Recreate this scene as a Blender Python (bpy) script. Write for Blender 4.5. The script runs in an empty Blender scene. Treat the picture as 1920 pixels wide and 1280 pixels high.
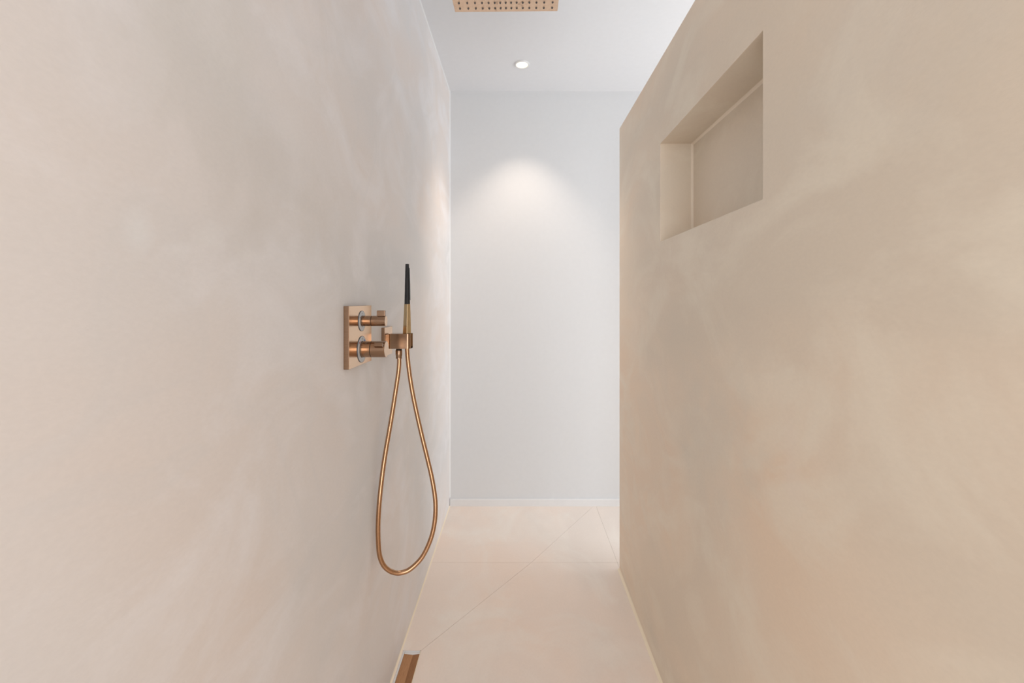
import bpy, bmesh, math, random
from mathutils import Vector, Matrix

random.seed(7)
S = bpy.context.scene
C = S.collection

# ------------------------------------------------------------------ camera
F = 853.333                      # focal length in pixels of the 1920 px wide frame (16 mm lens)
cam = bpy.data.cameras.new('camera')
cam.sensor_fit = 'HORIZONTAL'
cam.sensor_width = 36.0
cam.lens = 16.0
cam.shift_x = -12.0 / 1920
cam.shift_y = -77.0 / 1920
cam.clip_start = 0.02
camo = bpy.data.objects.new('camera', cam)
C.objects.link(camo)
camo.location = (0, 0, 1.25)
camo.rotation_euler = (math.radians(90), 0, 0)
S.camera = camo

# ------------------------------------------------------------------ world, lights, exposure
S.view_settings.view_transform = 'Standard'
S.view_settings.look = 'None'
S.view_settings.gamma = 1.0
S.view_settings.use_curve_mapping = False
S.view_settings.exposure = 0.05

w = bpy.data.worlds.new('overcast_sky')
S.world = w
w.use_nodes = True
bg = w.node_tree.nodes['Background']
bg.inputs['Color'].default_value = (0.93, 0.97, 1.0, 1)
bg.inputs['Strength'].default_value = 1.0


def area(name, loc, rot, sx, sy, power, col):
    l = bpy.data.lights.new(name, 'AREA')
    l.shape = 'RECTANGLE'
    l.size, l.size_y = sx, sy
    l.energy = power
    l.color = col
    o = bpy.data.objects.new(name, l)
    C.objects.link(o)
    o.location = loc
    o.rotation_euler = rot
    return o


R = math.radians
# unseen lights: daylight beyond the half-height wall, added fill behind the camera and low
area('fill_light_rear', (0.3, -1.45, 1.2), (R(90), 0, 0), 1.5, 1.6, 28.5, (0.87, 0.92, 0.99))
area('daylight_side', (2.45, 0.9, 1.5), (0, R(90), 0), 1.8, 2.4, 21, (0.66, 0.82, 1.0))
area('fill_light_low', (2.45, 1.6, 0.9), (0, R(90), 0), 1.5, 1.8, 28, (0.95, 0.98, 1.0))
# the next downlight of the row, above the entrance and outside the frame
dl2 = bpy.data.lights.new('entrance_downlight', 'SPOT')
dl2.energy = 9
dl2.color = (1.0, 0.86, 0.74)
dl2.spot_size = R(80)
dl2.spot_blend = 0.6
dl2.shadow_soft_size = 0.015
dl2o = bpy.data.objects.new('entrance_downlight', dl2)
C.objects.link(dl2o)
dl2o.location = (0.02, -0.2, 2.515)

# ------------------------------------------------------------------ materials


def nodes_of(name):
    m = bpy.data.materials.new(name)
    m.use_nodes = True
    nt = m.node_tree
    return m, nt, nt.nodes['Principled BSDF']


def noise(nt, vec, scale, detail=3, rough=0.5, dist=0.0):
    n = nt.nodes.new('ShaderNodeTexNoise')
    n.inputs['Scale'].default_value = scale
    n.inputs['Detail'].default_value = detail
    n.inputs['Roughness'].default_value = rough
    n.inputs['Distortion'].default_value = dist
    nt.links.new(vec, n.inputs['Vector'])
    return n.outputs['Fac']


def ramp(nt, fac, stops):
    r = nt.nodes.new('ShaderNodeValToRGB')
    el = r.color_ramp.elements
    while len(el) < len(stops):
        el.new(0.5)
    for e, (p, c) in zip(el, stops):
        e.position = p
        e.color = (c[0], c[1], c[2], 1)
    nt.links.new(fac, r.inputs['Fac'])
    return r.outputs['Color']


def mix(nt, fac, a, b, mode='MIX'):
    n = nt.nodes.new('ShaderNodeMix')
    n.data_type = 'RGBA'
    n.blend_type = mode
    if isinstance(fac, (int, float)):
        n.inputs['Factor'].default_value = fac
    else:
        nt.links.new(fac, n.inputs['Factor'])
    for s, v in (('A', a), ('B', b)):
        sock = [i for i in n.inputs if i.name == s and i.type == 'RGBA'][0]
        if isinstance(v, tuple):
            sock.default_value = (v[0], v[1], v[2], 1)
        else:
            nt.links.new(v, sock)
    return [o for o in n.outputs if o.type == 'RGBA'][0]


def coords(nt, scale=(1, 1, 1), loc=(0, 0, 0)):
    tc = nt.nodes.new('ShaderNodeTexCoord')
    mp = nt.nodes.new('ShaderNodeMapping')
    mp.inputs['Scale'].default_value = scale
    mp.inputs['Location'].default_value = loc
    nt.links.new(tc.outputs['Object'], mp.inputs['Vector'])
    return mp.outputs['Vector']


def microcement(name, base, pale, warm, grey, rough=0.5, seed=0.0, amount=1.0, scuffs=()):
    """trowelled lime / micro cement: broad clouds, trowel sweeps, faint pale scuffs"""
    m, nt, b = nodes_of(name)
    v = coords(nt, (1, 0.62, 1.15), (seed, seed * 0.7, seed * 1.3))
    vs = coords(nt, (1, 0.75, 1.2), (seed * 2, seed, seed))
    big = noise(nt, v, 1.3, 3, 0.5, 0.5)
    c1 = ramp(nt, big, [(0.36, grey), (0.5, base), (0.64, warm)])
    mid = noise(nt, vs, 3.6, 6, 0.58, 1.0)
    f2 = ramp(nt, mid, [(0.47, (0, 0, 0)), (0.66, (0.55 * amount,) * 3)])
    c2 = mix(nt, f2, c1, pale)
    sw = noise(nt, v, 2.2, 2, 0.5, 1.6)
    f3 = ramp(nt, sw, [(0.50, (0, 0, 0)), (0.535, (0.2 * amount,) * 3), (0.62, (0, 0, 0))])
    c3 = mix(nt, f3, c2, grey)
    # single trowel marks and scuffs that stay where they are: (y, z, radius, height ratio, colour, strength)
    if scuffs:
        tc = nt.nodes.new('ShaderNodeTexCoord')
        wn = nt.nodes.new('ShaderNodeTexNoise')
        wn.inputs['Scale'].default_value = 9
        wn.inputs['Detail'].default_value = 3
        nt.links.new(tc.outputs['Object'], wn.inputs['Vector'])
        sub = nt.nodes.new('ShaderNodeVectorMath')
        sub.operation = 'SUBTRACT'
        nt.links.new(wn.outputs['Color'], sub.inputs[0])
        sub.inputs[1].default_value = (0.5, 0.5, 0.5)
        for (sy, sz, rad, asp, col, k) in scuffs:
            ma = nt.nodes.new('ShaderNodeVectorMath')
            ma.operation = 'MULTIPLY_ADD'
            nt.links.new(sub.outputs[0], ma.inputs[0])
            ma.inputs[1].default_value = (0, rad * 2.2, rad * 2.2)
            nt.links.new(tc.outputs['Object'], ma.inputs[2])
            mp = nt.nodes.new('ShaderNodeMapping')
            mp.vector_type = 'TEXTURE'
            mp.inputs['Location'].default_value = (0, sy, sz)
            mp.inputs['Scale'].default_value = (1e3, rad, rad * asp)
            nt.links.new(ma.outputs[0], mp.inputs['Vector'])
            ln = nt.nodes.new('ShaderNodeVectorMath')
            ln.operation = 'LENGTH'
            nt.links.new(mp.outputs[0], ln.inputs[0])
            fm = ramp(nt, ln.outputs['Value'], [(0.25, (k,) * 3), (1.0, (0, 0, 0))])
            c3 = mix(nt, fm, c3, col)
    fine = noise(nt, v, 160, 2, 0.6)
    f4 = ramp(nt, fine, [(0.3, (0.985,) * 3), (0.7, (1.01,) * 3)])
    c4 = mix(nt, 1.0, c3, f4, 'MULTIPLY')
    nt.links.new(c4, b.inputs['Base Color'])
    b.inputs['Roughness'].default_value = rough
    b.inputs['Specular IOR Level'].default_value = 0.3
    bp = nt.nodes.new('ShaderNodeBump')
    bp.inputs['Strength'].default_value = 0.06
    bp.inputs['Distance'].default_value = 0.004
    hsum = nt.nodes.new('ShaderNodeMath')
    hsum.operation = 'ADD'
    nt.links.new(mid, hsum.inputs[0])
    nt.links.new(fine, hsum.inputs[1])
    hsum.inputs[1].default_value = 0.1
    nt.links.new(hsum.outputs[0], bp.inputs['Height'])
    nt.links.new(bp.outputs['Normal'], b.inputs['Normal'])
    return m


def paint(name, col, rough=0.7):
    m, nt, b = nodes_of(name)
    v = coords(nt)
    f = noise(nt, v, 40, 2)
    c = ramp(nt, f, [(0.3, tuple(x * 0.985 for x in col)), (0.7, col)])
    nt.links.new(c, b.inputs['Base Color'])
    b.inputs['Roughness'].default_value = rough
    b.inputs['Specular IOR Level'].default_value = 0.2
    bp = nt.nodes.new('ShaderNodeBump')
    bp.inputs['Strength'].default_value = 0.04
    bp.inputs['Distance'].default_value = 0.002
    nt.links.new(noise(nt, v, 260, 2), bp.inputs['Height'])
    nt.links.new(bp.outputs['Normal'], b.inputs['Normal'])
    return m


def metal(name, col, dark, rough, stretch=(1, 1, 1), scale=120, spot=None):
    m, nt, b = nodes_of(name)
    v = coords(nt, stretch)
    f = noise(nt, v, scale, 3)
    c = ramp(nt, f, [(0.25, dark), (0.7, col)])
    if spot:
        f2 = noise(nt, coords(nt), 28, 4, 0.6, 1.0)
        c = mix(nt, ramp(nt, f2, [(0.60, (0, 0, 0)), (0.72, (0.7,) * 3)]), c, spot)
    nt.links.new(c, b.inputs['Base Color'])
    b.inputs['Metallic'].default_value = 1.0
    b.inputs['Roughness'].default_value = rough
    return m



def tones(base, k=1.25):
    """base, pale scuff, warmer and greyer cloud tones of one plaster"""
    r, g, b = base
    f = lambda dr, dg, db: (min(0.95, r * (1 + dr * k)), min(0.95, g * (1 + dg * k)), min(0.95, b * (1 + db * k)))
    return base, f(0.08, 0.11, 0.15), f(0.01, -0.03, -0.06), f(-0.07, -0.04, -0.02)


M_left = microcement('microcement_left', *tones((0.845, 0.80, 0.775)), 0.5, 3.1, 1.0, [
    (0.50, 1.320, 0.026, 1.5, (0.88, 0.88, 0.88), 0.55), (0.612, 1.335, 0.05, 0.5, (0.88, 0.86, 0.84), 0.5), (0.565, 1.305, 0.03, 0.6, (0.88, 0.86, 0.85), 0.4),
    (0.72, 1.33, 0.045, 0.4, (0.88, 0.86, 0.84), 0.3), (0.70, 1.46, 0.16, 0.9, (0.74, 0.70, 0.665), 0.55), (0.95, 1.42, 0.16, 0.8, (0.76, 0.71, 0.665), 0.45),
    (0.60, 1.60, 0.15, 1.0, (0.76, 0.73, 0.69), 0.5), (0.85, 1.56, 0.06, 0.9, (0.87, 0.84, 0.82), 0.35), (1.95, 0.75, 0.35, 1.6, (0.86, 0.77, 0.70), 0.3)])
M_right = microcement('microcement_right', *tones((0.905, 0.758, 0.60)), 0.5, 11.7, 1.0, [  # same plaster as the left wall; warmer bounce light put into its colour
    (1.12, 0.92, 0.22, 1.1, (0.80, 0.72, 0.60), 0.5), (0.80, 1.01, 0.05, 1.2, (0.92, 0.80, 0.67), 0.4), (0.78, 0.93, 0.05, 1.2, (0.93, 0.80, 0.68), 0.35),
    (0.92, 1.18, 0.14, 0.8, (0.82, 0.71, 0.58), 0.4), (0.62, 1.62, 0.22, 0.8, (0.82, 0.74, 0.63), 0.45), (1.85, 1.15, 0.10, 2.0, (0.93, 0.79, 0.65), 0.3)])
M_floor = microcement('microcement_floor', *tones((0.93, 0.795, 0.695)), 0.42, 23.9, 0.8)
M_grout = paint('joint_grout', (0.44, 0.33, 0.26))
M_white = paint('white_wall_paint', (0.745, 0.745, 0.745))
M_ceil = paint('white_ceiling_paint', (0.82, 0.825, 0.84))
M_gloss = paint('white_gloss_paint', (0.82, 0.81, 0.80), 0.35)
M_bead = paint('cream_sealant', (0.95, 0.83, 0.64), 0.4)
M_wbead = paint('white_sealant', (0.86, 0.86, 0.85), 0.4)
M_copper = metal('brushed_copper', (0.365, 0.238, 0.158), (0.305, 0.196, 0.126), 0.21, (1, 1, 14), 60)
M_copper_lit = metal('copper_lit_faces', (0.80, 0.565, 0.385), (0.71, 0.49, 0.32), 0.18, (1, 1, 18), 60)  # same copper, with the brighter reflection of outward faces put into the colour
M_gold = metal('brushed_gold', (0.66, 0.52, 0.33), (0.56, 0.43, 0.26), 0.25, (20, 20, 1), 60)
M_hose = metal('copper_hose', (0.50, 0.30, 0.175), (0.43, 0.25, 0.14), 0.24, (1, 1, 1), 200)
M_head = metal('copper_head', (0.84, 0.64, 0.48), (0.76, 0.56, 0.41), 0.4, (1, 1, 1), 140, spot=(0.45, 0.28, 0.17))
M_grate = metal('dark_copper_cover', (0.46, 0.25, 0.13), (0.36, 0.19, 0.095), 0.42, (14, 1, 1), 50)
M_black = paint('matt_black_plastic', (0.032, 0.032, 0.034), 0.36)
M_seam = paint('dark_gap', (0.05, 0.035, 0.025), 0.6)
M_nozzle = paint('grey_rubber', (0.10, 0.10, 0.105), 0.5)
M_dial = paint('silver_white_enamel', (0.62, 0.65, 0.68), 0.3)
M_ink = paint('dial_ink', (0.10, 0.11, 0.13), 0.5)
M_red = paint('red_ink', (0.55, 0.05, 0.04), 0.5)
M_blue = paint('blue_ink', (0.06, 0.15, 0.55), 0.5)


def emitter(name, col, strength):
    m, nt, b = nodes_of(name)
    b.inputs['Base Color'].default_value = (0.9, 0.9, 0.9, 1)
    b.inputs['Emission Color'].default_value = (*col, 1)
    b.inputs['Emission Strength'].default_value = strength
    return m


M_lens = emitter('lit_lens', (1.0, 0.86, 0.52), 14.0)

# ------------------------------------------------------------------ mesh helpers


def obj(name, bm, mat, parent=None, kind=None, bevel=0.0, smooth=True, seg=2, mats=None):
    bmesh.ops.recalc_face_normals(bm, faces=bm.faces)
    me = bpy.data.meshes.new(name)
    bm.to_mesh(me)
    bm.free()
    for mm in (mats or [mat]):
        me.materials.append(mm)
    o = bpy.data.objects.new(name, me)
    C.objects.link(o)
    if parent is not None:
        o.parent = parent
    if kind:
        o['kind'] = kind
    if bevel:
        md = o.modifiers.new('edge', 'BEVEL')
        md.width = bevel
        md.segments = seg
        md.limit_method = 'ANGLE'
        md.angle_limit = R(35)
    if smooth:
        for p in me.polygons:
            p.use_smooth = True
        if not bevel:
            me.set_sharp_from_angle(angle=R(38))
        else:
            md = o.modifiers.new('normals', 'WEIGHTED_NORMAL')
            md.keep_sharp = True
    return o


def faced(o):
    """the faces turned away from the wall get a lighter copper, reflections painted in"""
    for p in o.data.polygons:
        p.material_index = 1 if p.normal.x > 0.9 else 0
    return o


def thing(name, label, cat, loc=(0, 0, 0), group=None):
    o = bpy.data.objects.new(name, None)
    o.empty_display_size = 0.05
    C.objects.link(o)
    o.location = loc
    o['label'] = label
    o['category'] = cat
    if group:
        o['group'] = group
    return o


def box(bm, x0, x1, y0, y1, z0, z1):
    vs = [bm.verts.new((x, y, z)) for x in (x0, x1) for y in (y0, y1) for z in (z0, z1)]
    for q in ((0, 1, 3, 2), (4, 6, 7, 5), (0, 4, 5, 1), (2, 3, 7, 6), (0, 2, 6, 4), (1, 5, 7, 3)):
        bm.faces.new([vs[i] for i in q])
    return vs


def boxed(*a):
    bm = bmesh.new()
    box(bm, *a)
    return bm


def prism(pts, z0, z1):
    """polygon in XY extruded along z"""
    bm = bmesh.new()
    a = [bm.verts.new((x, y, z0)) for x, y in pts]
    b = [bm.verts.new((x, y, z1)) for x, y in pts]
    bm.faces.new(a)
    bm.faces.new(b)
    n = len(pts)
    for i in range(n):
        bm.faces.new((a[i], a[(i + 1) % n], b[(i + 1) % n], b[i]))
    return bm


def bead(p0, p1, u, v, bm=None):
    """triangular sealant fillet from p0 to p1 with legs u and v, slightly concave"""
    bm = bm or bmesh.new()
    p0, p1, u, v = Vector(p0), Vector(p1), Vector(u), Vector(v)
    prof = [Vector((0, 0, 0)), u, u * 0.42 + v * 0.42, v]
    a = [bm.verts.new(p0 + q) for q in prof]
    b = [bm.verts.new(p1 + q) for q in prof]
    for i in range(4):
        bm.faces.new((a[i], a[(i + 1) % 4], b[(i + 1) % 4], b[i]))
    bm.faces.new(a)
    bm.faces.new(b)
    return bm


def lathe(prof, axis='z', n=40, centre=(0, 0, 0), cap=True, bm=None):
    """profile of (radius, height) turned about an axis"""
    bm = bm or bmesh.new()
    c = Vector(centre)
    rings = []
    for r, h in prof:
        ring = []
        for i in range(n):
            t = 2 * math.pi * i / n
            a, b = r * math.cos(t), r * math.sin(t)
            p = Vector((a, b, h)) if axis == 'z' else Vector((h, a, b))
            ring.append(bm.verts.new(c + p))
        rings.append(ring)
    for k in range(len(rings) - 1):
        for i in range(n):
            j = (i + 1) % n
            bm.faces.new((rings[k][i], rings[k][j], rings[k + 1][j], rings[k + 1][i]))
    if cap:
        bm.faces.new(rings[0])
        bm.faces.new(rings[-1])
    return bm


def loft(sections, cap=True):
    bm = bmesh.new()
    rings = [[bm.verts.new(p) for p in s] for s in sections]
    n = len(rings[0])
    for k in range(len(rings) - 1):
        for i in range(n):
            j = (i + 1) % n
            bm.faces.new((rings[k][i], rings[k][j], rings[k + 1][j], rings[k + 1][i]))
    if cap:
        bm.faces.new(rings[0])
        bm.faces.new(rings[-1])
    return bm


def inset_poly(pts, g):
    """convex counter-clockwise polygon shrunk by g"""
    n = len(pts)
    lines = []
    for i in range(n):
        a, b = Vector(pts[i]), Vector(pts[(i + 1) % n])
        d = (b - a).normalized()
        nrm = Vector((-d.y, d.x))
        lines.append((a + nrm * g, d))
    out = []
    for i in range(n):
        p, d = lines[i - 1]
        q, e = lines[i]
        den = d.x * e.y - d.y * e.x
        t = ((q.x - p.x) * e.y - (q.y - p.y) * e.x) / den
        out.append(tuple(p + d * t))
    return out


# ------------------------------------------------------------------ the room
XL, XR, YB, H = -0.419, 0.470, 2.777, 2.524
YE, HT, XR2 = 2.117, 2.049, 0.71          # end, height and far face of the half-height wall
Y0, X2 = -1.5, 2.5                        # rear of the room and its far side
NY0, NY1, NZ0, NZ1, ND = 0.876, 1.508, 1.445, 1.769, 0.108

# floor: screed base with large mitred slabs cut towards the drain
DX0, DX1, DY0, DY1 = -0.4105, -0.3475, 0.80, 1.626
floor = obj('floor', boxed(XL - 0.16, X2, Y0, YB + 0.15, -0.12, -0.020), M_grout, kind='structure', smooth=False)
CR, CX = 2.172, 0.062
tiles = [
    [(DX1, Y0), (0.472, Y0), (0.472, CR), (CX, CR), (DX1, DY1)],
    [(XL, DY1), (DX1, DY1), (CX, CR), (XL, CR)],
    [(XL, CR), (CX, CR), (0.463, YB), (XL, YB)],
    [(CX, CR), (0.472, CR), (0.472, YB), (0.463, YB)],
    [(0.472, Y0), (X2, Y0), (X2, CR), (0.472, CR)],
    [(0.472, CR), (X2, CR), (X2, YB), (0.472, YB)],
    [(XL, Y0), (DX1, Y0), (DX1, DY0), (XL, DY0)],
    [(XL, DY0), (DX0, DY0), (DX0, DY1), (XL, DY1)],
]
for i, t in enumerate(tiles):
    obj('slab', prism(inset_poly(t, 0.00035), -0.0195, 0.0), M_floor, floor, bevel=0.0004, seg=1)
# grout bed, flush just under the slab faces
bm = bmesh.new()
for x0, x1, y0, y1 in ((XL, X2, DY1, YB), (DX1, X2, Y0, DY1), (XL, DX1, Y0, DY0)):
    box(bm, x0, x1, y0, y1, -0.0198, -0.0012)
obj('grout_bed', bm, M_grout, floor, smooth=False)

wall_left = obj('wall_left', boxed(XL - 0.16, XL, Y0, YB, 0, H), M_left, kind='structure', smooth=False)
wall_back = obj('wall_back', boxed(XL - 0.16, X2, YB, YB + 0.15, 0, H), M_white, kind='structure', smooth=False)

# ceiling with the hole of the downlight
LX, LY = 0.0198, 2.452
bm = bmesh.new()
outer = [(XL - 0.16, Y0), (X2, Y0), (X2, YB + 0.15), (XL - 0.16, YB + 0.15)]
hole = [(LX + 0.0315 * math.cos(2 * math.pi * i / 32), LY + 0.0315 * math.sin(2 * math.pi * i / 32)) for i in range(32)]
edges = []
for loop in (outer, hole):
    vs = [bm.verts.new((x, y, H)) for x, y in loop]
    edges += [bm.edges.new((vs[i], vs[(i + 1) % len(vs)])) for i in range(len(vs))]
bmesh.ops.triangle_fill(bm, use_beauty=True, use_dissolve=False, edges=edges)
ext = bmesh.ops.extrude_face_region(bm, geom=list(bm.faces))
for v in [g for g in ext['geom'] if isinstance(g, bmesh.types.BMVert)]:
    v.co.z += 0.12
obj('ceiling', bm, M_ceil, kind='structure', smooth=False)

# half-height wall with its niche
bm = bmesh.new()
ys = (-0.25, NY0, NY1, YE)
zs = (0, NZ0, NZ1, HT)
g = [[bm.verts.new((XR, y, z)) for z in zs] for y in ys]
for i in range(3):
    for k in range(3):
        if not (i == 1 and k == 1):
            bm.faces.new((g[i][k], g[i + 1][k], g[i + 1][k + 1], g[i][k + 1]))
q = [g[1][1], g[2][1], g[2][2], g[1][2]]
b_ = [bm.verts.new((XR + ND, v.co.y, v.co.z)) for v in q]
for i in range(4):
    bm.faces.new((q[i], q[(i + 1) % 4], b_[(i + 1) % 4], b_[i]))
bm.faces.new(b_)
far = [[bm.verts.new((XR2, y, z)) for z in (0, HT)] for y in (ys[0], ys[-1])]
bm.faces.new((far[0][0], far[0][1], far[1][1], far[1][0]))
bm.faces.new([g[0][k] for k in range(4)] + [far[0][1], far[0][0]])
bm.faces.new([g[3][k] for k in range(4)] + [far[1][1], far[1][0]])
bm.faces.new([g[i][3] for i in range(4)] + [far[1][1], far[0][1]])
bm.faces.new([g[i][0] for i in range(4)] + [far[1][0], far[0][0]])
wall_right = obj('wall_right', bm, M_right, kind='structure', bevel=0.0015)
# pale filler in the inner corners of the niche
e = 0.006
bm = bmesh.new()
xb = XR + ND
bead((xb, NY1, NZ0), (xb, NY1, NZ1), (-e, 0, 0), (0, -e, 0), bm)
bead((xb, NY0, NZ1), (xb, NY1, NZ1), (-e, 0, 0), (0, 0, -e), bm)
bead((xb, NY0, NZ0), (xb, NY1, NZ0), (-e, 0, 0), (0, 0, e), bm)
M_nbead = paint('niche_filler', (0.96, 0.84, 0.69), 0.5)
obj('corner_filler', bm, M_nbead, wall_right, smooth=False)

# rest of the bathroom behind the camera and beyond the half-height wall
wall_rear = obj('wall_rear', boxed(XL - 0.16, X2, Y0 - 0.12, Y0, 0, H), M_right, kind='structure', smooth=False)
wall_side = obj('wall_side', boxed(X2, X2 + 0.12, Y0 - 0.12, YB + 0.15, 0, H), M_white, kind='structure', smooth=False)

# skirting on the back wall
bm = bmesh.new()
prof = [(0, 0), (-0.013, 0), (-0.013, 0.040), (-0.011, 0.042), (0, 0.042)]
x0, x1 = XL + 0.003, X2 - 0.01
a = [bm.verts.new((x0, YB + py, pz)) for py, pz in prof]
b = [bm.verts.new((x1, YB + py, pz)) for py, pz in prof]
for i in range(5):
    bm.faces.new((a[i], a[(i + 1) % 5], b[(i + 1) % 5], b[i]))
bm.faces.new(a)
bm.faces.new(b)
obj('baseboard_back', bm, M_gloss, kind='structure', smooth=False)

# sealant lines where the surfaces meet
obj('trim_1', bead((XL, Y0, 0), (XL, YB, 0), (0.0045, 0, 0), (0, 0, 0.0045)), M_bead, kind='structure', smooth=False)
obj('trim_2', bead((XR, -0.25, 0), (XR, YE, 0), (-0.009, 0, 0), (0, 0, 0.007)), M_bead, kind='structure', smooth=False)
obj('trim_3', bead((XL, Y0, H), (XL, YB, H), (0.004, 0, 0), (0, 0, -0.005)), M_wbead, kind='structure', smooth=False)
obj('trim_4', bead((XL, YB, 0.05), (XL, YB, H), (0.005, 0, 0), (0, -0.004, 0)), M_wbead, kind='structure', smooth=False)

# ------------------------------------------------------------------ recessed ceiling downlight
dl = thing('downlight', 'small round white recessed downlight, lit, in the ceiling near the back wall', 'ceiling light', (LX, LY, H))
obj('trim_ring', lathe([(0.0395, 0.0), (0.0395, -0.004), (0.036, -0.0075), (0.0325, -0.0075), (0.0305, -0.004), (0.0305, 0.0)], n=48, cap=False), M_gloss, dl)
obj('reflector', lathe([(0.0305, 0.0), (0.029, 0.012), (0.024, 0.026), (0.020, 0.034)], n=48, cap=False), M_gloss, dl)
o = obj('lens', lathe([(0.0195, 0.031), (0.0195, 0.030), (0.010, 0.028), (0.002, 0.0275)], n=40), M_lens, dl)
o['label'] = 'glowing warm lens'
sp = bpy.data.lights.new('downlight_beam', 'SPOT')
sp.energy = 19.5
sp.color = (1.0, 0.84, 0.70)
sp.spot_size = R(84)
sp.spot_blend = 0.7
sp.shadow_soft_size = 0.012
so = bpy.data.objects.new('downlight_beam', sp)
C.objects.link(so)
so.parent = dl
so.location = (0, 0, -0.012)

# ------------------------------------------------------------------ rain shower head
RX, RY, RZ, RS = -0.0375, 1.183, 2.095, 0.150
rh = thing('rain_shower_head', 'square copper rain shower head with rows of grey nozzles hanging from the ceiling', 'shower head', (RX, RY, RZ))
rh.rotation_euler = (0, 0, R(-0.7))
obj('spray_plate', boxed(-RS, RS, -RS, RS, 0, 0.008), M_head, rh, bevel=0.0012)
obj('ball_joint', lathe([(0.030, 0.008), (0.030, 0.014), (0.021, 0.020), (0.021, 0.036), (0.013, 0.042), (0.013, 0.050)], n=36), M_copper, rh)
obj('ceiling_arm', lathe([(0.011, 0.048), (0.011, H - RZ - 0.008)], n=28), M_copper, rh)
obj('ceiling_rose', lathe([(0.030, H - RZ - 0.008), (0.032, H - RZ - 0.006), (0.032, H - RZ)], n=36), M_copper, rh)
rel = [0, 0.0155, 0.0312, 0.0485, 0.0673, 0.0873, 0.1092, 0.1333]
rel = [-v for v in rel[:0:-1]] + rel
proto = obj('nozzle', lathe([(0.0028, 0.0002), (0.0028, -0.0012), (0.0020, -0.0026), (0.0009, -0.0026)], n=10), M_nozzle, rh)
first = True
for a in rel:
    for b in rel:
        c = proto if first else proto.copy()
        if not first:
            C.objects.link(c)
            c.parent = rh
        first = False
        c.location = (a, b, 0)

# ------------------------------------------------------------------ concealed thermostat on the left wall
PY0, PY1, PZ0, PZ1, PX = 1.090, 1.256, 1.0840, 1.2365, XL + 0.0135
KY = 1.178
mx = thing('shower_mixer', 'square brushed copper shower mixer plate with two round knobs on the left wall', 'shower mixer', (XL, KY, 1.16))


def local(bm, origin):
    bmesh.ops.translate(bm, verts=bm.verts, vec=-Vector(origin))
    return bm


MO = (XL, KY, 1.16)
faced(obj('wall_plate', local(boxed(XL, PX, PY0, PY1, PZ0, PZ1), MO), None, mx, bevel=0.0009, mats=[M_copper, M_copper_lit]))


def knob(cz, r, ring, xe, groove, lever_pts, reds):
    L = lambda bm: local(bm, MO)
    dial = obj('dial_ring', L(lathe([(r + 0.0008, 0), (r + 0.0008, 0.0016), (ring - 0.0006, 0.0016), (ring, 0.0010), (ring, 0)], 'x', 48, (PX, KY, cz), cap=False)), M_dial, mx)
    dial['label'] = 'silver dial with tick marks'
    # fine dark rim and the printed ticks, lying on the dial
    obj('dial_rim', L(lathe([(ring, 0), (ring, 0.0013), (ring + 0.0007, 0.0013), (ring + 0.0007, 0)], 'x', 48, (PX, KY, cz), cap=False)), M_ink, dial, smooth=False)
    dial_marks = {}
    for ang, ln, mat in reds:
        rm = (r + ring) / 2
        t = R(ang)
        bm = bmesh.new()
        a0, a1 = t - ln, t + ln
        r0, r1 = rm - 0.0018, rm + 0.0018
        n = 6
        ins = [bm.verts.new((PX + 0.0019, KY + r0 * math.cos(a0 + (a1 - a0) * i / n), cz + r0 * math.sin(a0 + (a1 - a0) * i / n))) for i in range(n + 1)]
        out = [bm.verts.new((PX + 0.0019, KY + r1 * math.cos(a0 + (a1 - a0) * i / n), cz + r1 * math.sin(a0 + (a1 - a0) * i / n))) for i in range(n + 1)]
        for i in range(n):
            bm.faces.new((ins[i], ins[i + 1], out[i + 1], out[i]))
        obj('dial_mark', L(bm), mat, dial, smooth=False)
    sl = obj('sleeve', L(lathe([(r, 0), (r, groove - 0.0009 - PX)], 'x', 56, (PX, KY, cz))), M_copper, mx)
    obj('groove', L(lathe([(r - 0.0010, groove - 0.0015 - PX), (r - 0.0010, groove + 0.0015 - PX)], 'x', 48, (PX, KY, cz))), M_seam, mx)
    kb = obj('knob', L(lathe([(r, groove + 0.0009 - PX), (r, xe - 0.0008 - PX), (r - 0.0008, xe - PX)], 'x', 56, (PX, KY, cz))), None, mx, mats=[M_copper, M_copper_lit])
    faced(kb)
    cx0, cx1, ang, l0, l1, hw = lever_pts
    bm = boxed(cx0, cx1, l0, l1, -hw, hw)
    bmesh.ops.rotate(bm, verts=bm.verts, cent=(0, 0, 0), matrix=Matrix.Rotation(R(ang), 3, 'X'))
    bmesh.ops.translate(bm, verts=bm.verts, vec=(0, KY, cz))
    obj('lever', L(bm), M_copper, kb, bevel=0.0012)


UZ, LZ = 1.1968, 1.1238
knob(UZ, 0.0136, 0.0258, -0.3425, -0.3785, (-0.3655, -0.3445, 90, 0.0120, 0.0272, 0.0042),
     [(100, 0.05, M_ink), (150, 0.12, M_ink), (80, 0.03, M_ink)])
knob(LZ, 0.0208, 0.0334, -0.3415, -0.3790, (-0.3655, -0.3435, 152, 0.0185, 0.0325, 0.0046),
     [(90, 0.05, M_ink), (135, 0.14, M_red), (52, 0.14, M_blue)])

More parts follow.
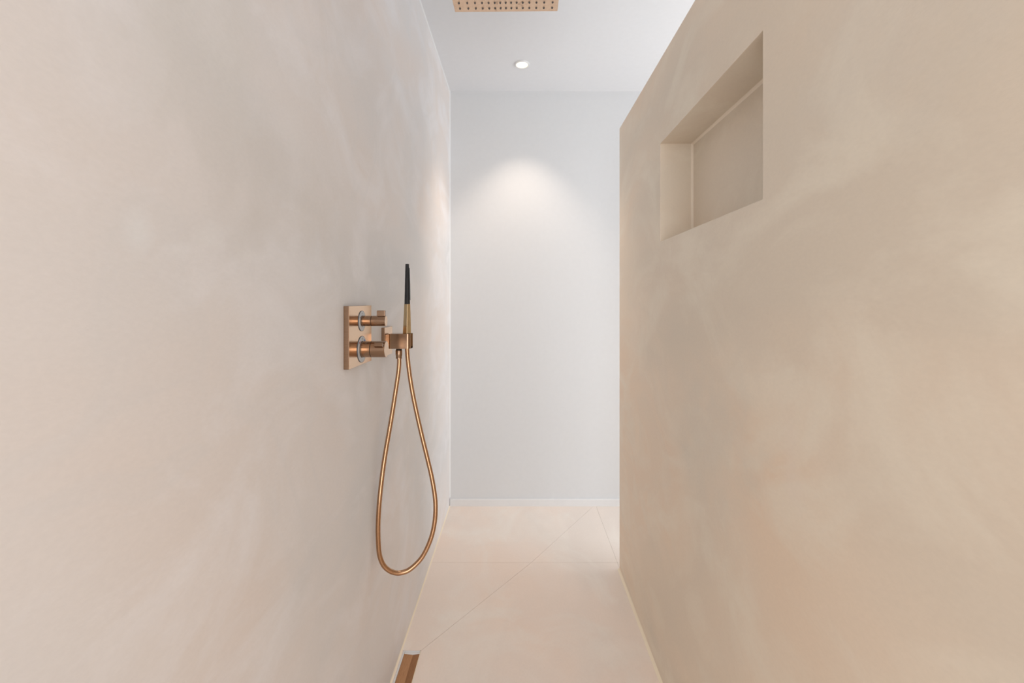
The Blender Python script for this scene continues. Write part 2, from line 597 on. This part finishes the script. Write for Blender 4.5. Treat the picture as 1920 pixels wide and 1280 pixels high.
# ------------------------------------------------------------------ wall outlet with the hand shower holder
HY, BZ0, BZ1 = 1.4325, 1.1000, 1.1460
HO = (XL, HY, 1.122)
ho = thing('hand_shower_holder', 'copper wall outlet with square plate and forked block, right of the mixer', 'shower holder', HO)
HP = XL + 0.0105
faced(obj('wall_plate', local(boxed(XL, HP, 1.391, 1.475, 1.0785, 1.1665), HO), None, ho, bevel=0.0008, mats=[M_copper, M_copper_lit]))
obj('neck', local(boxed(HP, -0.3985, HY - 0.0165, HY + 0.0165, BZ0 + 0.002, BZ1 - 0.002), HO), M_copper, ho, bevel=0.001)


def arc(cx, cy, r, a0, a1, n=8):
    return [(cx + r * math.cos(R(a0 + (a1 - a0) * i / n)), cy + r * math.sin(R(a0 + (a1 - a0) * i / n))) for i in range(n + 1)]


xa, xb2, hw = -0.4035, -0.3355, 0.0215
pts = arc(xa + 0.006, HY - hw + 0.006, 0.006, 180, 270) + arc(xb2 - 0.011, HY - hw + 0.011, 0.011, 270, 350)
sl, sx = 0.0138, -0.3510             # half width and centre of the cradle
pts += [(xb2, HY - sl + 0.001)] + arc(sx, HY, sl, 285, 75, 14)[0:0]
pts += [(sx + 0.004, HY - sl)] + arc(sx, HY, sl, 270, 90, 14) + [(sx + 0.004, HY + sl), (xb2, HY + sl - 0.001)]
pts += arc(xb2 - 0.011, HY + hw - 0.011, 0.011, 10, 90) + arc(xa + 0.006, HY + hw - 0.006, 0.006, 90, 180)
obj('holder_block', local(prism(pts, BZ0, BZ1), HO), M_copper, ho)
# outlet thread under the block
NX = -0.3760
obj('outlet_thread', local(lathe([(0.0090, BZ0), (0.0090, BZ0 - 0.0065)], n=32, centre=(NX, HY, 0)), HO), M_seam, ho)

# ------------------------------------------------------------------ hose
hose_px = [(748.5, 671, 1.4325), (748.0, 690, 1.430), (742.8, 727, 1.420), (732.3, 794, 1.394), (720.6, 862, 1.360), (712.4, 929, 1.334),
           (709.0, 979, 1.324), (709.2, 1013, 1.322), (711.5, 1040, 1.324), (718.7, 1058.7, 1.328), (728, 1068, 1.332), (737.5, 1072.6, 1.337),
           (746.9, 1074, 1.342), (756, 1072.6, 1.347), (765.6, 1069, 1.352), (778.7, 1058.7, 1.360), (793.7, 1041, 1.369), (808.0, 1009.6, 1.380), (815, 979, 1.390), (816.7, 952.4, 1.397),
           (815.4, 929, 1.403), (809.7, 895, 1.411), (802, 861.7, 1.417), (785.8, 794.5, 1.427), (771.8, 727, 1.432), (765.0, 676.8, 1.4325), (763.4, 652, 1.4325)]
ctrl = [Vector(((px - 972) * d / F, d, 1.25 - (py - 563) * d / F)) for px, py, d in hose_px]


def spline(P, per=8):
    out = []
    n = len(P)
    for i in range(n - 1):
        p0, p1, p2, p3 = P[max(i - 1, 0)], P[i], P[i + 1], P[min(i + 2, n - 1)]
        for k in range(per):
            t = k / per
            out.append(0.5 * ((2 * p1) + (p2 - p0) * t + (2 * p0 - 5 * p1 + 4 * p2 - p3) * t * t + (3 * p1 - p0 - 3 * p2 + p3) * t ** 3))
    out.append(P[-1].copy())
    for _ in range(6):
        out = [out[0]] + [(out[i - 1] + out[i] * 2 + out[i + 1]) / 4 for i in range(1, len(out) - 1)] + [out[-1]]
    return out


def tube(path, r, n=16):
    secs = []
    up = Vector((0, 1, 0))
    for i, p in enumerate(path):
        t = (path[min(i + 1, len(path) - 1)] - path[max(i - 1, 0)]).normalized()
        up = (up - t * up.dot(t)).normalized()
        s = t.cross(up)
        secs.append([p + (up * math.cos(2 * math.pi * k / n) + s * math.sin(2 * math.pi * k / n)) * r for k in range(n)])
    return loft(secs)


path = spline(ctrl)
HS = (NX, HY, 1.09)
hs = thing('shower_hose', 'long copper shower hose hanging in a loop below the hand shower', 'hose', HS)
obj('hose', local(tube(path, 0.0069, 18), HS), M_hose, hs)
obj('hose_nut', local(lathe([(0.0098, BZ0 - 0.0062), (0.0106, BZ0 - 0.0080), (0.0104, BZ0 - 0.020), (0.0092, BZ0 - 0.029), (0.0098, BZ0 - 0.0295), (0.0098, BZ0 - 0.0325), (0.0072, BZ0 - 0.0330)], n=40, centre=(NX, HY, 0)), HS), M_copper, hs)

# ------------------------------------------------------------------ hand shower
SX = -0.3510
SO = (SX, HY, BZ0)
hd = thing('hand_shower', 'slim stick hand shower, gold handle with black top, standing in the holder', 'hand shower', SO)


def section(z, half, corner, dx=0.0, rot=58, n=5):
    """rounded square section, turned so that an edge looks at the room"""
    pts = []
    for k in range(4):
        a = 90 * k
        cx = (half - corner) * (1 if k in (0, 3) else -1)
        cy = (half - corner) * (1 if k in (0, 1) else -1)
        for i in range(n + 1):
            t = R(a + 90 * i / n)
            pts.append((cx + corner * math.cos(t), cy + corner * math.sin(t)))
    m = Matrix.Rotation(R(rot), 2)
    out = []
    for x, y in pts:
        q = m @ Vector((x, y))
        out.append(Vector((SX + dx + q.x, HY + q.y, z)))
    return out


ZB = 1.2385
obj('handle', local(loft([section(BZ0 + 0.004, 0.0080, 0.0030), section(BZ0 + 0.030, 0.0088, 0.0016), section(BZ1, 0.0093, 0.0014, 0.0002), section(ZB, 0.0069, 0.0012, 0.0012)]), SO), M_gold, hd)
obj('spray_tip', local(loft([section(ZB, 0.0071, 0.0034, 0.0012), section(1.300, 0.0063, 0.0036, 0.0012), section(1.3630, 0.0049, 0.0032, 0.0010), section(1.3645, 0.0044, 0.0030, 0.0010)]), SO), M_black, hd)
o = obj('spray_face', local(loft([[Vector((SX + dx, HY + dy, z)) for dx, dy in ((x0 - 0.002, -0.0028), (x0, -0.0024), (x0, 0.0024), (x0 - 0.002, 0.0028))] for z, x0 in ((1.251, 0.0107), (1.300, 0.0100), (1.352, 0.0084))]), SO), M_black, hd, smooth=False)

# ------------------------------------------------------------------ linear drain along the left wall
DO = (0, 1.2, 0)
dr = thing('shower_drain', 'narrow linear floor drain with folded dark copper cover along the left wall', 'drain', (-0.379, 1.2, 0))
DO = (-0.379, 1.2, 0)
bm = bmesh.new()
zt, zb = -0.0004, -0.0195
fx0, fx1 = DX0, DX1
box(bm, fx0, fx0 + 0.0055, DY0, DY1, zb, zt)
box(bm, fx0 + 0.0055, fx1 - 0.003, DY1 - 0.0022, DY1, zb, zt)
box(bm, fx0 + 0.0055, fx1 - 0.003, DY0, DY0 + 0.003, zb, zt)
obj('frame', local(bm, DO), M_gloss, dr, bevel=0.0004, seg=1)
# shallow folded cover plate
o = obj('sealant_strip', local(boxed(fx1 - 0.0022, fx1, DY0, DY1 - 0.0024, zb, zt), DO), M_bead, dr, smooth=False)
o['label'] = 'cream sealant strip'
cx0, cx1 = fx0 + 0.0058, fx1 - 0.0026
cm = (cx0 + cx1) / 2 + 0.003
bm = bmesh.new()
sec = [(cx0, -0.0030), (cm - 0.002, -0.0065), (cm, -0.0072), (cm + 0.002, -0.0065), (cx1, -0.0030), (cx1, -0.0120), (cx0, -0.0120)]
a = [bm.verts.new((x, DY0 + 0.008, z)) for x, z in sec]
b = [bm.verts.new((x, DY1 - 0.0120, z)) for x, z in sec]
for i in range(7):
    bm.faces.new((a[i], a[(i + 1) % 7], b[(i + 1) % 7], b[i]))
bm.faces.new(a)
bm.faces.new(b)
obj('cover', local(bm, DO), M_grate, dr)
bm = boxed(cx0, cx1, DY1 - 0.0118, DY1 - 0.0024, -0.0195, -0.0040)
obj('end_cap', local(bm, DO), M_gloss, dr, bevel=0.0006, seg=1)
